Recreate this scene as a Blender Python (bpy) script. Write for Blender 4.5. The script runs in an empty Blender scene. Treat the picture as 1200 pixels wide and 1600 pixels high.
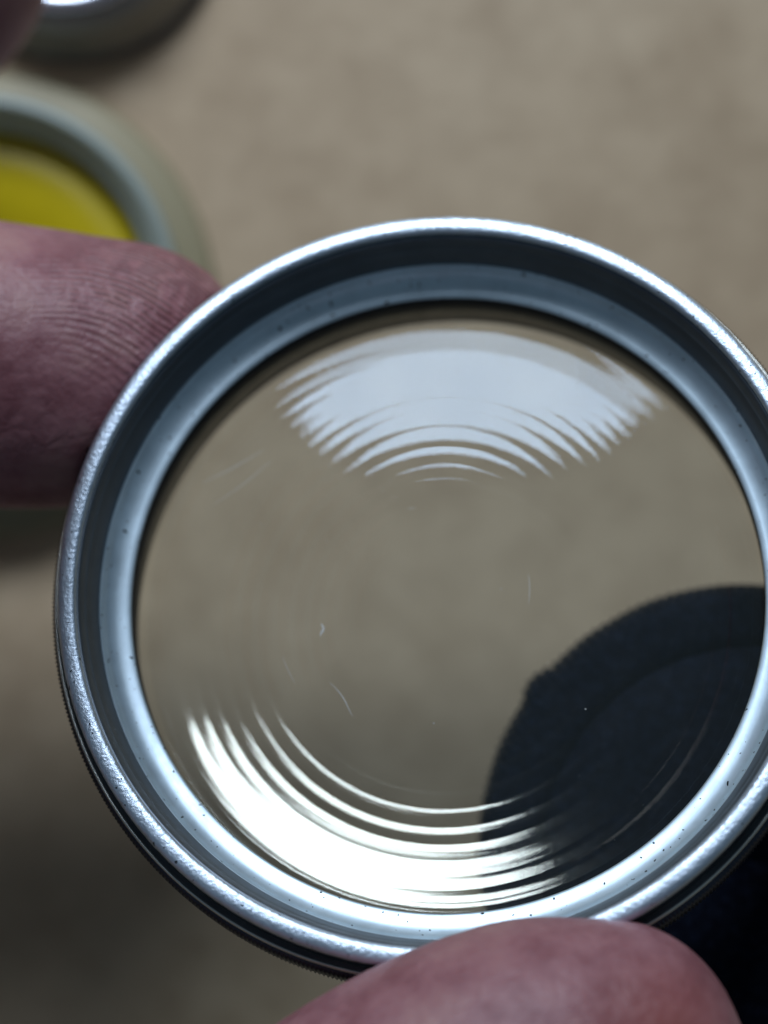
import bpy, bmesh, math, random
import numpy as np
from mathutils import Vector, Matrix, noise as mnoise

sc = bpy.context.scene
S = 0.001                      # everything below is written in millimetres
PI = math.pi
random.seed(7)

# ------------------------------------------------------------------ camera
CAM_Z = 160.0                  # height of the lens above the table
F_PX = 3643.0 / 1600.0         # focal length in image heights
cam_d = bpy.data.cameras.new('camera')
cam = bpy.data.objects.new('camera', cam_d)
sc.collection.objects.link(cam)
cam.location = (0, 0, CAM_Z * S)
cam_d.sensor_fit = 'VERTICAL'
cam_d.sensor_height = 24.0
cam_d.sensor_width = 18.0
cam_d.lens = 24.0 * F_PX
cam_d.clip_start = 0.01
cam_d.clip_end = 20
cam_d.dof.use_dof = True
cam_d.dof.focus_distance = 0.1195
cam_d.dof.aperture_fstop = cam_d.lens / 4.3
sc.camera = cam

# ------------------------------------------------------------------ room light
world = bpy.data.worlds.new("World")
sc.world = world
world.use_nodes = True
bgn = world.node_tree.nodes['Background']
bgn.inputs[0].default_value = (0.55, 0.78, 1.0, 1)
bgn.inputs[1].default_value = 0.105

def area(name, loc, size, size_y, watt, col, rotz=0.0):
    ld = bpy.data.lights.new(name, 'AREA')
    ld.shape = 'ELLIPSE'
    ld.size = size * S
    ld.size_y = size_y * S
    ld.energy = watt
    ld.color = col
    o = bpy.data.objects.new(name, ld)
    o.location = Vector(loc) * S
    o.rotation_euler = (0, 0, rotz)
    sc.collection.objects.link(o)
    return o

area('ceiling_lamp', (-44, 397, 340), 264, 262, 3.25, (0.77, 0.86, 1.0))

sc.view_settings.view_transform = 'Standard'
sc.view_settings.look = 'None'
sc.view_settings.gamma = 1
sc.view_settings.exposure = 0.0
sc.render.engine = 'CYCLES'
sc.cycles.use_denoising = True
sc.cycles.max_bounces = 10
sc.cycles.transparent_max_bounces = 16
sc.cycles.sample_clamp_indirect = 4.0

# ------------------------------------------------------------------ helpers
def tag(o, label=None, cat=None, group=None, kind=None):
    if label: o['label'] = label
    if cat: o['category'] = cat
    if group: o['group'] = group
    if kind: o['kind'] = kind
    return o

def empty(name, loc=(0, 0, 0), label=None, cat=None):
    o = bpy.data.objects.new(name, None)
    o.empty_display_size = 0.005
    sc.collection.objects.link(o)
    o.location = Vector(loc) * S
    return tag(o, label, cat)

def mesh_obj(name, verts, faces, mat, parent=None, smooth=True):
    me = bpy.data.meshes.new(name)
    v = np.asarray(verts, dtype=float) * S
    me.from_pydata(v.tolist(), [], faces if isinstance(faces, list) else faces.tolist())
    me.update()
    if smooth:
        me.polygons.foreach_set('use_smooth', [True] * len(me.polygons))
    me.materials.append(mat)
    o = bpy.data.objects.new(name, me)
    sc.collection.objects.link(o)
    if parent: o.parent = parent
    return o

def grid_faces(nr, na, close_r=False):
    f = []
    rr = nr if close_r else nr - 1
    for i in range(rr):
        i2 = (i + 1) % nr
        for j in range(na):
            j2 = (j + 1) % na
            f.append((i * na + j, i * na + j2, i2 * na + j2, i2 * na + j))
    return f

def lathe(name, profile, mat, parent, na=360, closed=True, rough_fn=None, smooth_steps=0):
    """profile: list of (radius, height); closed loops become solid rings."""
    prof = [tuple(p) for p in profile]
    for _ in range(smooth_steps):      # corner cutting keeps edges softly rounded
        q = []
        n = len(prof)
        rng = range(n) if closed else range(n - 1)
        if not closed: q.append(prof[0])
        for i in rng:
            a, b = prof[i], prof[(i + 1) % n]
            q.append((a[0] * .75 + b[0] * .25, a[1] * .75 + b[1] * .25))
            q.append((a[0] * .25 + b[0] * .75, a[1] * .25 + b[1] * .75))
        if not closed: q.append(prof[-1])
        prof = q
    verts = []
    for (r, h) in prof:
        for j in range(na):
            t = 2 * PI * j / na
            rr, hh = (r, h) if rough_fn is None else rough_fn(r, h, t, j)
            verts.append((rr * math.cos(t), rr * math.sin(t), hh))
    o = mesh_obj(name, verts, grid_faces(len(prof), na, closed), mat, parent)
    bm = bmesh.new(); bm.from_mesh(o.data)
    bmesh.ops.recalc_face_normals(bm, faces=bm.faces)
    bm.to_mesh(o.data); bm.free()
    return o

# ------------------------------------------------------------------ materials
def new_mat(name):
    m = bpy.data.materials.new(name)
    m.use_nodes = True
    nt = m.node_tree
    return m, nt, nt.nodes['Principled BSDF']

def N(nt, kind, **kw):
    n = nt.nodes.new(kind)
    for k, v in kw.items():
        if k.startswith('i_'):
            n.inputs[k[2:].replace('_', ' ')].default_value = v
        else:
            setattr(n, k, v)
    return n

def ramp(nt, src, stops):
    r = nt.nodes.new('ShaderNodeValToRGB')
    e = r.color_ramp.elements
    e[0].position, e[0].color = stops[0][0], (*stops[0][1], 1)
    e[1].position, e[1].color = stops[-1][0], (*stops[-1][1], 1)
    for p, c in stops[1:-1]:
        x = e.new(p); x.color = (*c, 1)
    nt.links.new(src, r.inputs[0])
    return r.outputs[0]

def tnoise(nt, scale, detail=3, rough=.5, vec=None, dist=0.0):
    n = N(nt, 'ShaderNodeTexNoise')
    n.inputs['Scale'].default_value = scale
    n.inputs['Detail'].default_value = detail
    n.inputs['Roughness'].default_value = rough
    n.inputs['Distortion'].default_value = dist
    if vec is None:
        vec = N(nt, 'ShaderNodeTexCoord').outputs['Object']
    nt.links.new(vec, n.inputs['Vector'])
    return n.outputs['Fac']

def bump(nt, bsdf, h, strength, dist, prev=None):
    b = N(nt, 'ShaderNodeBump')
    b.inputs['Strength'].default_value = strength
    b.inputs['Distance'].default_value = dist
    nt.links.new(h, b.inputs['Height'])
    if prev: nt.links.new(prev, b.inputs['Normal'])
    nt.links.new(b.outputs[0], bsdf.inputs['Normal'])
    return b.outputs[0]

def mixc(nt, fac, a, b):
    m = N(nt, 'ShaderNodeMix', data_type='RGBA')
    if isinstance(fac, float): m.inputs[0].default_value = fac
    else: nt.links.new(fac, m.inputs[0])
    for s, v in ((6, a), (7, b)):
        if isinstance(v, tuple): m.inputs[s].default_value = (*v, 1)
        else: nt.links.new(v, m.inputs[s])
    return m.outputs[2]

def metal(name, col, rough, specks=0.0, bump_s=0.0, bump_scale=2500, metallic=1.0, streak=False, chips=0.0):
    m, nt, b = new_mat(name)
    b.inputs['Metallic'].default_value = metallic
    dark = tuple(c * .82 for c in col)
    c = ramp(nt, tnoise(nt, 420, 4, .6), [(.3, dark), (.7, col)])
    if specks:
        sp = ramp(nt, tnoise(nt, 4300, 0, .4), [(.79 - specks, (0, 0, 0)), (.81 - specks, (1, 1, 1))])
        c = mixc(nt, sp, c, (.02, .025, .03))
    if chips:
        ch = ramp(nt, tnoise(nt, 2100, 5, .75), [(.60, (0, 0, 0)), (.68, (1, 1, 1))])
        c = mixc(nt, ch, c, tuple(k * chips for k in col))
    nt.links.new(c, b.inputs['Base Color'])
    r = ramp(nt, tnoise(nt, 900, 3, .6), [(.3, (rough * .9,) * 3), (.75, (rough * 1.12,) * 3)])
    nt.links.new(r, b.inputs['Roughness'])
    if bump_s:
        bump(nt, b, tnoise(nt, bump_scale, 3, .65), bump_s, 0.00012)
    return m

M_rim = metal('worn_bare_aluminium', (.74, .87, 1.0), .45, specks=.002, bump_s=.42, bump_scale=4200, chips=.6)
M_lip = metal('satin_aluminium', (.70, .86, .96), .44, specks=.001, metallic=.72, bump_s=.05, bump_scale=1200)
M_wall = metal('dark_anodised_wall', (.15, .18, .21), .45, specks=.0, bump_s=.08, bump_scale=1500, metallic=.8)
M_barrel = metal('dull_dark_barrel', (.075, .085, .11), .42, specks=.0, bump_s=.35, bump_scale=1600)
M_ridge = metal('bright_turned_ridge', (.78, .80, .74), .34, bump_s=.1)
M_black = metal('black_paint', (.012, .012, .013), .55, metallic=0.0)

# ------------------------------------------------------------------ table (setting)
mt, nt, b = new_mat('pale_beige_table')
n1 = tnoise(nt, 14, 5, .55, dist=.4)
n2 = tnoise(nt, 55, 4, .6)
c1 = ramp(nt, n1, [(.30, (.43, .32, .20)), (.46, (.52, .405, .265)), (.72, (.57, .46, .315))])
c2 = ramp(nt, n2, [(.28, (.62, .56, .50)), (.44, (1, 1, 1))])
mm = N(nt, 'ShaderNodeMix', data_type='RGBA', blend_type='MULTIPLY')
mm.inputs[0].default_value = .55
nt.links.new(c1, mm.inputs[6]); nt.links.new(c2, mm.inputs[7])
nt.links.new(mm.outputs[2], b.inputs['Base Color'])
c3 = ramp(nt, tnoise(nt, 190, 4, .65), [(.33, (.70, .66, .62)), (.6, (1.0, 1.0, 1.0))])
m3 = N(nt, 'ShaderNodeMix', data_type='RGBA', blend_type='MULTIPLY'); m3.inputs[0].default_value = .55
nt.links.new(mm.outputs[2], m3.inputs[6]); nt.links.new(c3, m3.inputs[7])
nt.links.new(m3.outputs[2], b.inputs['Base Color'])
b.inputs['Roughness'].default_value = .6
bump(nt, b, tnoise(nt, 600, 4, .6), .2, .0003)
L = 700
tab = mesh_obj('table_top', [(-L, -L, -25), (L, -L, -25), (L, L, -25), (-L, L, -25), (-L, -L, 0), (L, -L, 0), (L, L, 0), (-L, L, 0)],
               [(3, 2, 1, 0), (4, 5, 6, 7), (0, 1, 5, 4), (1, 2, 6, 5), (2, 3, 7, 6), (3, 0, 4, 7)], mt, smooth=False)
tag(tab, 'mottled beige table top out of focus below the ring', kind='structure')

# ------------------------------------------------------------------ metal ring with lens
RC = Vector((2.823, -3.18, 40.0))
nrm = Vector((-.1, .2989, 1.0)).normalized()
eu = Vector((0, 1, 0)).cross(nrm).normalized()
ev = nrm.cross(eu)
ROT = Matrix((eu, ev, nrm)).transposed()
ring = empty('lens_ring', RC, 'scratched clear glass lens in a worn silver metal ring held by finger and thumb', 'lens')
ring.rotation_euler = ROT.to_euler()

def rim_rough(r, h, t, j):
    n = mnoise.noise(Vector((r * math.cos(t) * 1.6, r * math.sin(t) * 1.6, h * 2)))
    n2 = mnoise.noise(Vector((r * math.cos(t) * 5, r * math.sin(t) * 5, h * 5 + 9)))
    return r + .012 * n + .008 * n2, h + .008 * n + .005 * n2

lathe('rim', [(19.06, -.45), (19.04, -.12), (19.16, .02), (19.45, .05), (19.75, .03), (19.98, -.10), (20.05, -.35), (20.05, -.80), (19.2, -.9)],
      M_rim, ring, na=900, rough_fn=rim_rough, smooth_steps=1)
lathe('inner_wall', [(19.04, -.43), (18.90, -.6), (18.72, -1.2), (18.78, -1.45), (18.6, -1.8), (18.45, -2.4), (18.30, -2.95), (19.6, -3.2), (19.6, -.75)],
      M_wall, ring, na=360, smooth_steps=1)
lathe('lens_seat', [(18.31, -2.92), (18.25, -3.28), (18.14, -3.52), (17.93, -3.74), (17.60, -3.92), (17.2, -4.03), (16.95, -4.06), (16.87, -4.14),
                    (16.95, -4.3), (19.5, -4.4), (19.5, -3.15)], M_lip, ring, na=480, smooth_steps=0)
lathe('retaining_band', [(16.93, -4.22), (16.97, -5.9), (17.6, -9.6), (19.4, -9.6), (19.4, -4.35)], M_black, ring, na=240)
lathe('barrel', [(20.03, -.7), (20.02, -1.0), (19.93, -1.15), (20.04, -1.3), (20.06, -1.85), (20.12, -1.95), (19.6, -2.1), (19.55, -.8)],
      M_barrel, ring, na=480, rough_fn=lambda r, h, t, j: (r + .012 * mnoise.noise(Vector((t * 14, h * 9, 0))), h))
lathe('ridge', [(20.05, -2.02), (20.22, -1.96), (20.44, -1.80), (20.54, -1.82), (20.58, -2.0), (20.50, -2.42), (19.6, -2.45), (19.6, -2.02)],
      M_ridge, ring, na=480, smooth_steps=1)
def knurl(r, h, t, j):
    if r > 20.6: r += .075 * (1 if j % 3 < 1 else -.5)
    return r, h
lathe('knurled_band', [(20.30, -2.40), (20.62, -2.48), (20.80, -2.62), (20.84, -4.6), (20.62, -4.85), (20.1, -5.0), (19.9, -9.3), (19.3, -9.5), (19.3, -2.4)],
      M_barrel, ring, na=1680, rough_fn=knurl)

# --- the lens: a solid disc whose two faces carry concentric polishing grooves
GR = 16.92
TAU = (-.078, .034)              # the rear face is slightly wedged
def saw(x, k=.86):
    x = x - np.floor(x)
    return np.where(x < k, 1 - 2 * x / k, -1 + 2 * (x - k) / (1 - k))

def lens_face(back):
    nr, na = 560, 288
    r = np.linspace(.02, GR, nr)
    th = np.arange(na) * 2 * PI / na
    R, T = np.meshgrid(r, th, indexing='ij')
    fine = .10 * np.sin(2 * PI * (R / .31 + .15 * np.sin(T * 3))) + .05 * np.sin(2 * PI * (R / .17 + .1 * np.sin(T * 4)))
    if not back:
        s = .155 * (R / 16.0) ** 1.7
        ph = R / .74 + .22 * np.sin(R * .9 + 1.1) + .10 * np.sin(T * 2 + 1) + .10 * np.sin(T + .6)
        amp = .025 * np.clip((R - 2.5) / 4, 0, 1) * (1 + .75 * np.clip((R - 8) / 5, 0, 1)) * (1 + .25 * np.sin(R * 2.3 + 1))
        s = s + amp * (saw(ph) + fine)
        s = s + .55 * np.clip((R - 16.2) / .55, 0, 1) ** 1.5
    else:
        s = -.27 * (R / 16.0) ** 3.0
        ph = R / .90 + .22 * np.sin(R * .7 + 2) + .08 * np.sin(T * 2 + 2) + .12 * np.sin(T + 2)
        amp = .050 * np.clip((R - 4) / 5, 0, 1) * (1 - .3 * np.clip((R - 13) / 3, 0, 1)) * (1 + .3 * np.sin(R * 1.7 + 1))
        x = ph - np.floor(ph)
        w = np.where(x < .9, 2.1 * (1 - x / .9) ** 1.7 - .9, -.9 + 2.1 * (x - .9) / .1)
        s = s - amp * (w + fine * 2.0)
        e = np.clip((R - 15.5) / 1.3, 0, 1)
        s = s * (1 - e) - .04 * e + .05 * e * np.sin(R * 21 + np.sin(T * 2))
    dr = r[1] - r[0]
    H = np.cumsum(s, axis=0) * dr
    H = H[-1:, :].mean() - H
    z0 = -5.55 if not back else -8.0
    Z = z0 + H - (H[-1, :] - H[-1, :].mean())[None, :] * (R / GR) ** 2
    if back: Z = Z - TAU[0] * R * np.cos(T) - TAU[1] * R * np.sin(T)
    return np.stack([R * np.cos(T), R * np.sin(T), Z], -1).reshape(-1, 3), nr, na

vf, nr, na = lens_face(False)
vb, _, _ = lens_face(True)
def stack_faces(nr, na, off, flip):
    idx = np.arange(nr * na).reshape(nr, na) + off
    a = idx[:-1]; b2 = idx[1:]
    f = np.stack([a, b2, np.roll(b2, -1, 1), np.roll(a, -1, 1)], -1).reshape(-1, 4)
    return f[:, ::-1] if flip else f
ff = stack_faces(nr, na, 0, False)
fb = stack_faces(nr, na, nr * na, True)
o1 = np.arange(na) + (nr - 1) * na
o2 = o1 + nr * na
side = np.stack([o1, o2, np.roll(o2, -1), np.roll(o1, -1)], -1)
i1 = np.arange(na); i2 = i1 + nr * na
capf = [list(map(int, i1)), list(map(int, i2[::-1]))]
faces = np.concatenate([ff, fb, side]).tolist() + capf

GLASS_SPLIT = -.00605
mg, nt, b = new_mat('clear_coated_glass')
nt.nodes.remove(b)
out = nt.nodes['Material Output']
tc = N(nt, 'ShaderNodeTexCoord')
tr = N(nt, 'ShaderNodeBsdfTransparent'); tr.inputs[0].default_value = (.972, .99, .985, 1)
gl = N(nt, 'ShaderNodeBsdfGlossy'); gl.inputs['Roughness'].default_value = .012
gl.inputs[0].default_value = (.70, .86, 1, 1)
gl3 = N(nt, 'ShaderNodeBsdfGlossy'); gl3.inputs['Roughness'].default_value = .015; gl3.inputs[0].default_value = (1, .98, .86, 1)
gl2 = N(nt, 'ShaderNodeBsdfGlossy'); gl2.inputs['Roughness'].default_value = .075; gl2.inputs[0].default_value = (1, .99, .88, 1)
mx = N(nt, 'ShaderNodeMixShader')
# dust and hairline wear sitting on the faces
sep = N(nt, 'ShaderNodeSeparateXYZ'); nt.links.new(tc.outputs['Object'], sep.inputs[0])
def M(op, a, b_=None, c_=None):
    n = N(nt, 'ShaderNodeMath', operation=op)
    for i, v in enumerate((a, b_, c_)):
        if v is None: continue
        if isinstance(v, (int, float)): n.inputs[i].default_value = v
        else: nt.links.new(v, n.inputs[i])
    return n.outputs[0]
rad = M('SQRT', M('ADD', M('MULTIPLY', sep.outputs[0], sep.outputs[0]), M('MULTIPLY', sep.outputs[1], sep.outputs[1])))
ang = M('ARCTAN2', sep.outputs[1], sep.outputs[0])
rear = M('LESS_THAN', sep.outputs[2], GLASS_SPLIT)
coat = ramp(nt, M('MULTIPLY', rad, 1 / .0169), [(.833, (.0275,) * 3), (.838, (.017,) * 3)])
refl = M('ADD', M('MULTIPLY', coat, M('SUBTRACT', 1.0, rear)), M('MULTIPLY', rear, .085))
mg2 = N(nt, 'ShaderNodeMixShader')
mg3 = N(nt, 'ShaderNodeMixShader'); mg3.inputs[0].default_value = .38
nt.links.new(gl3.outputs[0], mg3.inputs[1]); nt.links.new(gl2.outputs[0], mg3.inputs[2])
nt.links.new(rear, mg2.inputs[0]); nt.links.new(gl.outputs[0], mg2.inputs[1]); nt.links.new(mg3.outputs[0], mg2.inputs[2])
nt.links.new(refl, mx.inputs[0]); nt.links.new(tr.outputs[0], mx.inputs[1]); nt.links.new(mg2.outputs[0], mx.inputs[2])
cmb = N(nt, 'ShaderNodeCombineXYZ')
nt.links.new(M('MULTIPLY', rad, 4200.0), cmb.inputs[0]); nt.links.new(M('MULTIPLY', ang, 1.6), cmb.inputs[1])
arcs = tnoise(nt, 1.0, 3, .6, vec=cmb.outputs[0])
arcs = ramp(nt, arcs, [(.62, (0, 0, 0)), (.80, (1, 1, 1))])
edgeband = ramp(nt, M('MULTIPLY', rad, 1 / .0169), [(.78, (.12,) * 3), (.95, (1, 1, 1))])
arcs = M('MULTIPLY', arcs, edgeband)
dust = ramp(nt, tnoise(nt, 5200, 0, .3), [(.86, (0, 0, 0)), (.89, (1, 1, 1))])
smear = ramp(nt, tnoise(nt, 260, 5, .6), [(.45, (0, 0, 0)), (.8, (1, 1, 1))])
fac = M('ADD', M('ADD', M('MULTIPLY', arcs, .035), M('MULTIPLY', dust, .0)), M('MULTIPLY', smear, .003))
df = N(nt, 'ShaderNodeBsdfDiffuse'); df.inputs[0].default_value = (.75, .8, .82, 1)
mx2 = N(nt, 'ShaderNodeMixShader')
nt.links.new(fac, mx2.inputs[0]); nt.links.new(mx.outputs[0], mx2.inputs[1]); nt.links.new(df.outputs[0], mx2.inputs[2])
nt.links.new(mx2.outputs[0], out.inputs[0])
lens = mesh_obj('glass', np.concatenate([vf, vb]), faces, mg, ring)

# dust, lint and hairline scratches lying on the front face
def front_h(r):
    rr_ = vf.reshape(nr, na, 3)
    k = min(int(r / GR * (nr - 1)), nr - 1)
    return rr_[k, :, 2].mean()
mdust, nt, b = new_mat('pale_dust')
b.inputs['Base Color'].default_value = (.62, .64, .62, 1)
b.inputs['Roughness'].default_value = .7
def hair(pts, w, verts, faces):
    o_ = len(verts)
    for i, (x, y) in enumerate(pts):
        a, c_ = pts[max(i - 1, 0)], pts[min(i + 1, len(pts) - 1)]
        d = Vector((c_[0] - a[0], c_[1] - a[1])).normalized()
        ww = w * math.sin(PI * (i + .4) / (len(pts) - .2)) + .004
        z = front_h(math.hypot(x, y)) + .012
        for (sx, dz) in ((1, -.004), (0, ww * .8), (-1, -.004)):
            verts.append((x - d.y * ww * sx, y + d.x * ww * sx, z + dz))
    for i in range(len(pts) - 1):
        for q in range(2):
            p_ = o_ + i * 3 + q
            faces.append((p_, p_ + 3, p_ + 4, p_ + 1))
hv, hf = [], []
rnd = random.Random(11)
for _ in range(4):
    r0 = rnd.uniform(4, 15.6); t0 = rnd.uniform(0, 2 * PI); ln = rnd.uniform(.3, 1.7); dr_ = rnd.uniform(-.25, .25)
    hair([((r0 + dr_ * k_ / 9) * math.cos(t0 + ln * k_ / 9 / r0), (r0 + dr_ * k_ / 9) * math.sin(t0 + ln * k_ / 9 / r0)) for k_ in range(10)], rnd.uniform(.004, .009), hv, hf)
for (x0, y0, x1, y1, bw) in ((-6.6, -1.6, -6.5, -2.3, .045), (-6.0, -4.8, -4.6, -6.6, .014), (2.6, 14.6, 3.4, 11.2, .012), (6.5, 14.2, 7.2, 11.2, .014), (-13.5, 6.5, -10, 8.3, .012), (-12.8, 5.2, -9.6, 7.6, .009)):
    hair([(x0 + (x1 - x0) * k_ / 9 + .12 * math.sin(k_ * .5), y0 + (y1 - y0) * k_ / 9) for k_ in range(10)], bw, hv, hf)
for _ in range(34):
    r0 = 16 * math.sqrt(rnd.random()); t0 = rnd.uniform(0, 2 * PI); sz = .008 + .03 * rnd.random() ** 4
    x, y = r0 * math.cos(t0), r0 * math.sin(t0)
    hair([(x + sz * k_ * .6, y + sz * .2 * rnd.uniform(-1, 1) * k_) for k_ in range(4)], sz, hv, hf)
dd = mesh_obj('dust', hv, hf, mdust, ring)
dd['kind'] = 'stuff'

# ------------------------------------------------------------------ black lens unit behind, at the lower right
bx, by, bz = 20.7, -19.45, 30.0
mk, nt, b = new_mat('black_leatherette')
c = ramp(nt, tnoise(nt, 1500, 3, .7), [(.45, (.002, .003, .008)), (.72, (.007, .011, .024))])
nt.links.new(c, b.inputs['Base Color'])
b.inputs['Roughness'].default_value = .62
b.inputs['Specular IOR Level'].default_value = .06
bump(nt, b, tnoise(nt, 1700, 4, .7), .6, .0003)
blk = empty('black_lens_barrel', (bx, by, 0), 'black lens barrel with a knurled edge standing behind the glass at its lower right', 'lens barrel')
lathe('body', [(11.8, 0), (11.8, 17), (11.0, 18), (12.2, 25), (9, 25), (9, 0)], mk, blk, na=200)
def grip(r, h, t, j):
    if r > 15.0:
        d = abs(((t - math.radians(141.5) + PI) % (2 * PI)) - PI)
        r += .045 * (1 if j % 4 < 2 else -1) * (1.6 + 1.2 * mnoise.noise(Vector((t * 9, 0, 0))))
        if d < .085: r += .38 * (1 - (d / .085) ** 2)
        r += .10 * mnoise.noise(Vector((t * 5, 3, 0)))
    return r, h
lathe('grip_ring', [(11.8, 23), (14.4, 24), (15.22, 24.8), (15.22, 29.2), (14.85, 29.9), (14.4, 30.0), (13.0, 30.0), (11.95, 30.0)], mk, blk, na=640, rough_fn=grip)
lathe('front_face', [(.05, 30.0), (6, 30.0), (9.0, 30.0), (11.94, 30.0), (11.94, 27), (.05, 27)], mk, blk, na=160)

# ------------------------------------------------------------------ round plastic case with yellow inside
X0, Y0 = (-46 - 600) / 23.6, -(466 - 800) / 23.6
mp, nt, b = new_mat('frosted_grey_green_plastic')
b.inputs['Base Color'].default_value = (.42, .50, .46, 1)
b.inputs['Roughness'].default_value = .35
b.inputs['Transmission Weight'].default_value = .25
b.inputs['Subsurface Weight'].default_value = .2
b.inputs['Subsurface Radius'].default_value = (.002, .002, .002)
my, nt, b = new_mat('yellow_plastic')
c = ramp(nt, tnoise(nt, 90, 3), [(.3, (.50, .40, .003)), (.7, (.64, .51, .006))])
nt.links.new(c, b.inputs['Base Color'])
b.inputs['Roughness'].default_value = .4
mc, nt, b = new_mat('olive_clear_base')
b.inputs['Base Color'].default_value = (.31, .27, .16, 1)
b.inputs['Roughness'].default_value = .5
case = empty('plastic_case', (X0, Y0, 0), 'round grey-green plastic case with a yellow inside, blurred behind the finger', 'plastic case')
lathe('case_wall', [(13.6, 1.2), (13.8, 4.6), (13.4, 5.4), (12.8, 5.2), (12.5, 4.2), (12.0, 4.0), (11.7, 3.6), (11.6, 1.2)], mp, case, na=160, smooth_steps=1)
lathe('yellow_insert', [(.05, 1.6), (9, 1.6), (11.4, 2.2), (11.5, 1.1), (.05, 1.1)], my, case, na=120)
lathe('base_flange', [(.05, .05), (15.6, .05), (15.9, .7), (15.5, 1.15), (.05, 1.15)], mc, case, na=160)

# ------------------------------------------------------------------ grey metal tube at the top left
tube = empty('metal_cap', (-21.3, 41.0, 0), 'low grey metal cap with sloping sides and a bright rim, at the top left corner', 'metal cap')
mtb = metal('dull_grey_metal', (.32, .31, .28), .5, metallic=.6)
mdk = metal('dark_grey_foot', (.10, .10, .11), .6, metallic=.3)
mlt = metal('polished_rim', (.75, .80, .9), .25)
lathe('side', [(10.1, 1.6), (7.9, 4.9), (6.6, 4.9), (6.6, 1.6)], mtb, tube, na=120)
lathe('foot', [(10.0, 0), (10.4, .4), (10.3, 1.2), (10.1, 1.6), (6.6, 1.6), (6.6, 0)], mdk, tube, na=120)
lathe('top_rim', [(7.9, 4.9), (7.7, 5.5), (7.2, 5.7), (6.4, 5.5), (6.3, 4.9)], mlt, tube, na=120, smooth_steps=1)
lathe('top', [(.05, 4.6), (6.5, 4.6), (6.5, 4), (.05, 4)], mtb, tube, na=96)

# ------------------------------------------------------------------ the hand
ms, nt, b = new_mat('skin')
tcn = N(nt, 'ShaderNodeTexCoord').outputs['Object']
c = ramp(nt, tnoise(nt, 210, 6, .65), [(.34, (.25, .100, .115)), (.5, (.33, .155, .17)), (.72, (.39, .215, .205))])
blot = ramp(nt, tnoise(nt, 420, 3, .6), [(.35, (.80, .70, .72)), (.6, (1, 1, 1))])
mm = N(nt, 'ShaderNodeMix', data_type='RGBA', blend_type='MULTIPLY'); mm.inputs[0].default_value = .6
nt.links.new(c, mm.inputs[6]); nt.links.new(blot, mm.inputs[7])
b.inputs['Roughness'].default_value = .48
b.inputs['Specular IOR Level'].default_value = .4
b.inputs['Subsurface Weight'].default_value = .25
b.inputs['Subsurface Radius'].default_value = (.0022, .0009, .0006)
b.inputs['Subsurface Scale'].default_value = 1.0
def M2(x):
    n = N(nt, 'ShaderNodeMath', operation='MULTIPLY'); nt.links.new(x, n.inputs[0]); n.inputs[1].default_value = 100.0
    return n.outputs[0]
# friction ridges: curved bands wrapped round each finger pad, plus pores
mp_ = N(nt, 'ShaderNodeMapping'); nt.links.new(tcn, mp_.inputs['Vector'])
mp_.inputs['Location'].default_value = (.0175, -.002, -.040)
wv = N(nt, 'ShaderNodeTexWave', wave_type='RINGS', rings_direction='SPHERICAL', wave_profile='SIN')
nt.links.new(mp_.outputs[0], wv.inputs['Vector'])
wv.inputs['Scale'].default_value = 820
wv.inputs['Distortion'].default_value = 7.0
wv.inputs['Detail'].default_value = 2
wv.inputs['Detail Scale'].default_value = .25
fadeN = ramp(nt, tnoise(nt, 1300, 3, .6), [(.36, (.15,) * 3), (.56, (1,) * 3)])
rid = N(nt, 'ShaderNodeMath', operation='MULTIPLY'); 
ds = N(nt, 'ShaderNodeVectorMath', operation='DISTANCE'); nt.links.new(tcn, ds.inputs[0]); ds.inputs[1].default_value = (-.0115, .0125, .033)
pad = ramp(nt, M2(ds.outputs['Value']), [(.2, (1, 1, 1)), (.85, (.0,) * 3)])
pm = N(nt, 'ShaderNodeMath', operation='MULTIPLY'); nt.links.new(fadeN, pm.inputs[0]); nt.links.new(pad, pm.inputs[1])
nt.links.new(wv.outputs['Fac'], rid.inputs[0]); nt.links.new(pm.outputs[0], rid.inputs[1])
rc_ = N(nt, 'ShaderNodeMath', operation='SUBTRACT'); rc_.inputs[0].default_value = 1; nt.links.new(wv.outputs['Fac'], rc_.inputs[1])
rg = N(nt, 'ShaderNodeMath', operation='MULTIPLY'); nt.links.new(rc_.outputs[0], rg.inputs[0]); nt.links.new(pm.outputs[0], rg.inputs[1])
ridc = ramp(nt, rg.outputs[0], [(.0, (1, 1, 1)), (.7, (.45, .38, .36))])
mm2 = N(nt, 'ShaderNodeMix', data_type='RGBA', blend_type='MULTIPLY'); mm2.inputs[0].default_value = .85
nt.links.new(mm.outputs[2], mm2.inputs[6]); nt.links.new(ridc, mm2.inputs[7])

ds2 = N(nt, 'ShaderNodeVectorMath', operation='DISTANCE'); nt.links.new(tcn, ds2.inputs[0]); ds2.inputs[1].default_value = (.0135, -.0240, .0535)
red = ramp(nt, M2(ds2.outputs['Value']), [(.08, (1, 1, 1)), (.55, (0, 0, 0))])
skin_c = mixc(nt, red, mm2.outputs[2], (.24, .055, .045))
nt.links.new(skin_c, b.inputs['Base Color'])
p1 = bump(nt, b, rid.outputs[0], .55, .00016)
p2 = bump(nt, b, tnoise(nt, 900, 4, .65), .4, .0003, prev=p1)
vor = N(nt, 'ShaderNodeTexVoronoi', feature='DISTANCE_TO_EDGE'); vor.inputs['Scale'].default_value = 1100; nt.links.new(tcn, vor.inputs['Vector'])
bump(nt, b, vor.outputs['Distance'], .35, .0002, prev=p2)

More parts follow.
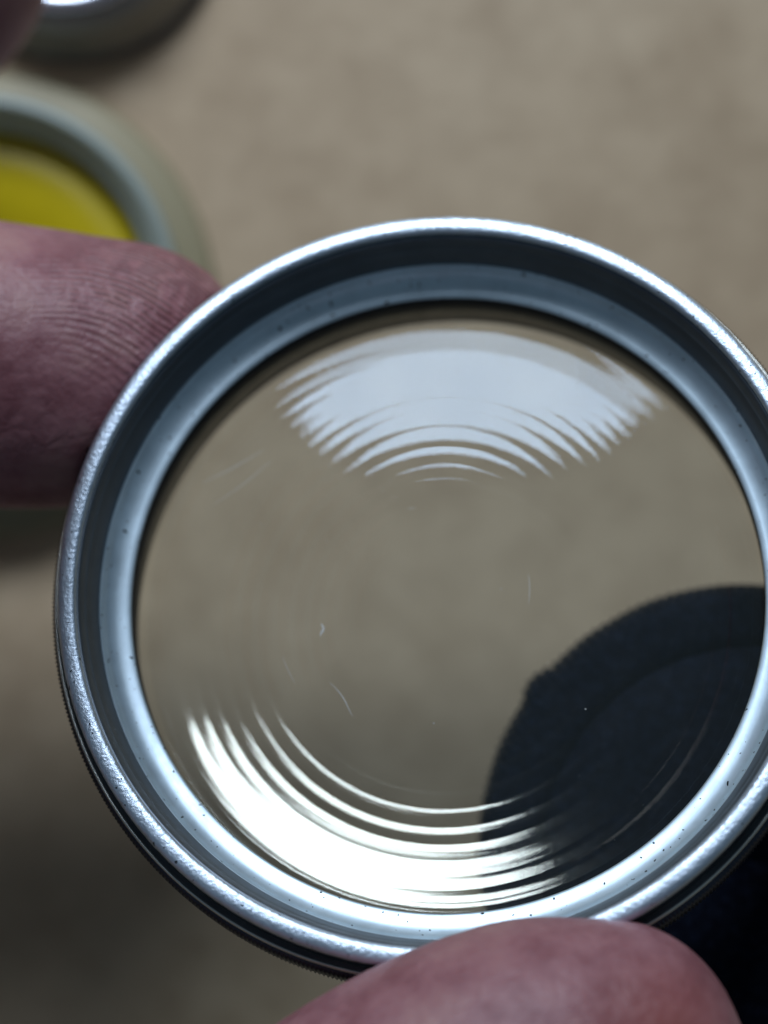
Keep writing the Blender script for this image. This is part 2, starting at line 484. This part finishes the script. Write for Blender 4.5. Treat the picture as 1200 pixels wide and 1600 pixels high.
def catmull(pts, per=10):
    P = [np.array(p, float) for p in pts]
    P = [2 * P[0] - P[1]] + P + [2 * P[-1] - P[-2]]
    outp = []
    for i in range(1, len(P) - 2):
        for k in range(per):
            t = k / per
            a, b_, c_, d = P[i - 1], P[i], P[i + 1], P[i + 2]
            outp.append(.5 * ((2 * b_) + (-a + c_) * t + (2 * a - 5 * b_ + 4 * c_ - d) * t * t + (-a + 3 * b_ - 3 * c_ + d) * t ** 3))
    outp.append(P[-2])
    return outp

def sausage(pts, flat=.9, tip=1.0, seg=28, per=10):
    """pts: (x, y, z, radius); returns a closed tapering tube with rounded ends (flat = squash along the thin side)."""
    C = catmull(pts, per)
    cen = [c[:3] for c in C]; rad_ = [c[3] for c in C]
    d0 = cen[1] - cen[0]; d0 /= np.linalg.norm(d0)
    d1 = cen[-1] - cen[-2]; d1 /= np.linalg.norm(d1)
    rings = []
    K = 7
    for k in range(K, 0, -1):
        a = k / K * PI / 2 * .985
        rings.append((cen[0] - d0 * rad_[0] * math.sin(a), rad_[0] * math.cos(a), d0))
    for i, (c_, r_) in enumerate(zip(cen, rad_)):
        d = cen[min(i + 1, len(cen) - 1)] - cen[max(i - 1, 0)]
        rings.append((c_, r_, d / np.linalg.norm(d)))
    for k in range(1, K + 1):
        a = k / K * PI / 2 * .985
        rings.append((cen[-1] + d1 * rad_[-1] * tip * math.sin(a), rad_[-1] * math.cos(a) ** .9, d1))
    verts = []
    for c_, r_, d in rings:
        up = np.array([0, 0, 1.0]); up = up - d * up.dot(d); up /= np.linalg.norm(up)
        sd = np.cross(d, up)
        for j in range(seg):
            t = 2 * PI * j / seg
            verts.append(c_ + sd * r_ * math.cos(t) + up * r_ * flat * math.sin(t))
    n = len(rings)
    f = grid_faces(n, seg)
    f.append(tuple(range(seg))[::-1]); f.append(tuple((n - 1) * seg + j for j in range(seg)))
    return verts, f

parts = [
    # index finger: knuckle -> tip pressed against the ring
    sausage([(-100, 14, 48, 10.5), (-68, 15, 46, 9.3), (-48, 12, 38, 9.0), (-31, 9.2, 30.5, 8.5), (-21.4, 8.2, 29.0, 8.15), (-14.9, 7.8, 28.6, 7.6)], .84, 1.0),
    # middle finger, its tip showing in the top left corner
    sausage([(-102, 36, 52, 10.5), (-72, 30, 70, 9.6), (-54, 24, 78, 9.6), (-40, 22, 76, 9.4), (-29.5, 23.5, 69, 9.2), (-22.4, 25.2, 62, 8.9)], .92, 1.0),
    sausage([(-104, 58, 50, 10), (-72, 58, 64, 9.4), (-64, 52, 72, 9.4), (-54, 46, 70, 9.0), (-48, 41, 62, 8.6)], .92),
    sausage([(-106, 78, 46, 9), (-80, 82, 58, 8.2), (-80, 72, 66, 8.0), (-76, 64, 66, 7.8), (-74, 57, 60, 7.4)], .92),
    # thumb: comes in from below, tip pointing right
    sausage([(-128, -8, 40, 15), (-92, -34, 44, 13.5), (-56, -52, 48, 11.0), (-26, -50, 48, 10.0), (-10, -40.5, 47.5, 9.8), (0.6, -32.4, 47.0, 9.6), (7.0, -28.5, 46.8, 8.8), (11.5, -27.5, 46.6, 7.8)], .80, .82),
    # palm and wrist
    sausage([(-104, 22, 46, 13), (-128, 18, 42, 16), (-150, 8, 40, 17), (-172, 0, 38, 16)], .8),
    sausage([(-106, 44, 46, 13), (-128, 40, 42, 16), (-150, 28, 40, 17), (-172, 12, 38, 16)], .8),
    sausage([(-110, 66, 44, 12), (-130, 60, 40, 15), (-152, 44, 38, 16), (-172, 20, 36, 16)], .8),
    sausage([(-150, 12, 40, 20), (-180, 6, 38, 21), (-240, -10, 38, 24), (-330, -40, 40, 28)], .75),
    sausage([(-110, -12, 42, 12), (-128, 4, 40, 15), (-148, 10, 40, 17)], .8),
]
V, Fc = [], []
for v, f in parts:
    o_ = len(V)
    V += [tuple(p) for p in v]
    Fc += [tuple(i + o_ for i in q) for q in f]
me = bpy.data.meshes.new('hand_raw')
me.from_pydata([tuple(c_) for c_ in V], [], Fc)
me.update()
raw = bpy.data.objects.new('hand_raw', me)
sc.collection.objects.link(raw)
m1 = raw.modifiers.new('r', 'REMESH'); m1.mode = 'VOXEL'; m1.voxel_size = .75; m1.use_smooth_shade = True
m2 = raw.modifiers.new('s', 'SMOOTH'); m2.factor = .5; m2.iterations = 10
dg = bpy.context.evaluated_depsgraph_get()
ev_me = bpy.data.meshes.new_from_object(raw.evaluated_get(dg))
bpy.data.objects.remove(raw)
nv = len(ev_me.vertices)
co = np.empty(nv * 3); ev_me.vertices.foreach_get('co', co); co = co.reshape(-1, 3)
# flesh yields to the metal ring: nothing stays inside the barrel
Rm = np.array(ROT.transposed())
loc = (co - np.array(RC)) @ Rm.T
rr = np.hypot(loc[:, 0], loc[:, 1])
RO = 20.93
def rim_r(w):                                      # outline of the barrel along its axis
    return np.interp(w, [-9.5, -5.0, -4.8, -2.55, -2.3, -1.9, -.1, .06], [20.0, 20.2, RO, RO, 20.6, 20.12, 20.1, 19.7])
pen_r = rim_r(loc[:, 2]) - rr
inside = (pen_r > 0) & (loc[:, 2] < .06)
thumb = co[:, 1] < -15
fwd = inside & thumb & ((.08 - loc[:, 2]) < pen_r)
loc[fwd, 2] = .08
rad_push = inside & ~fwd
k = rim_r(loc[rad_push, 2]) / np.maximum(rr[rad_push], 1e-6)
loc[rad_push, 0] *= k; loc[rad_push, 1] *= k
# keep the index finger behind the front of the rim
co = loc @ Rm + np.array(RC)
ev_me.vertices.foreach_set('co', (co * S).ravel())
ev_me.update()
ev_me.polygons.foreach_set('use_smooth', [True] * len(ev_me.polygons))
ev_me.materials.clear(); ev_me.materials.append(ms)
ev_me.name = 'hand'
hand = bpy.data.objects.new('hand', ev_me)
sc.collection.objects.link(hand)
tag(hand, 'bare hand pinching the metal ring between a shaded forefinger and a pink thumb', 'hand')
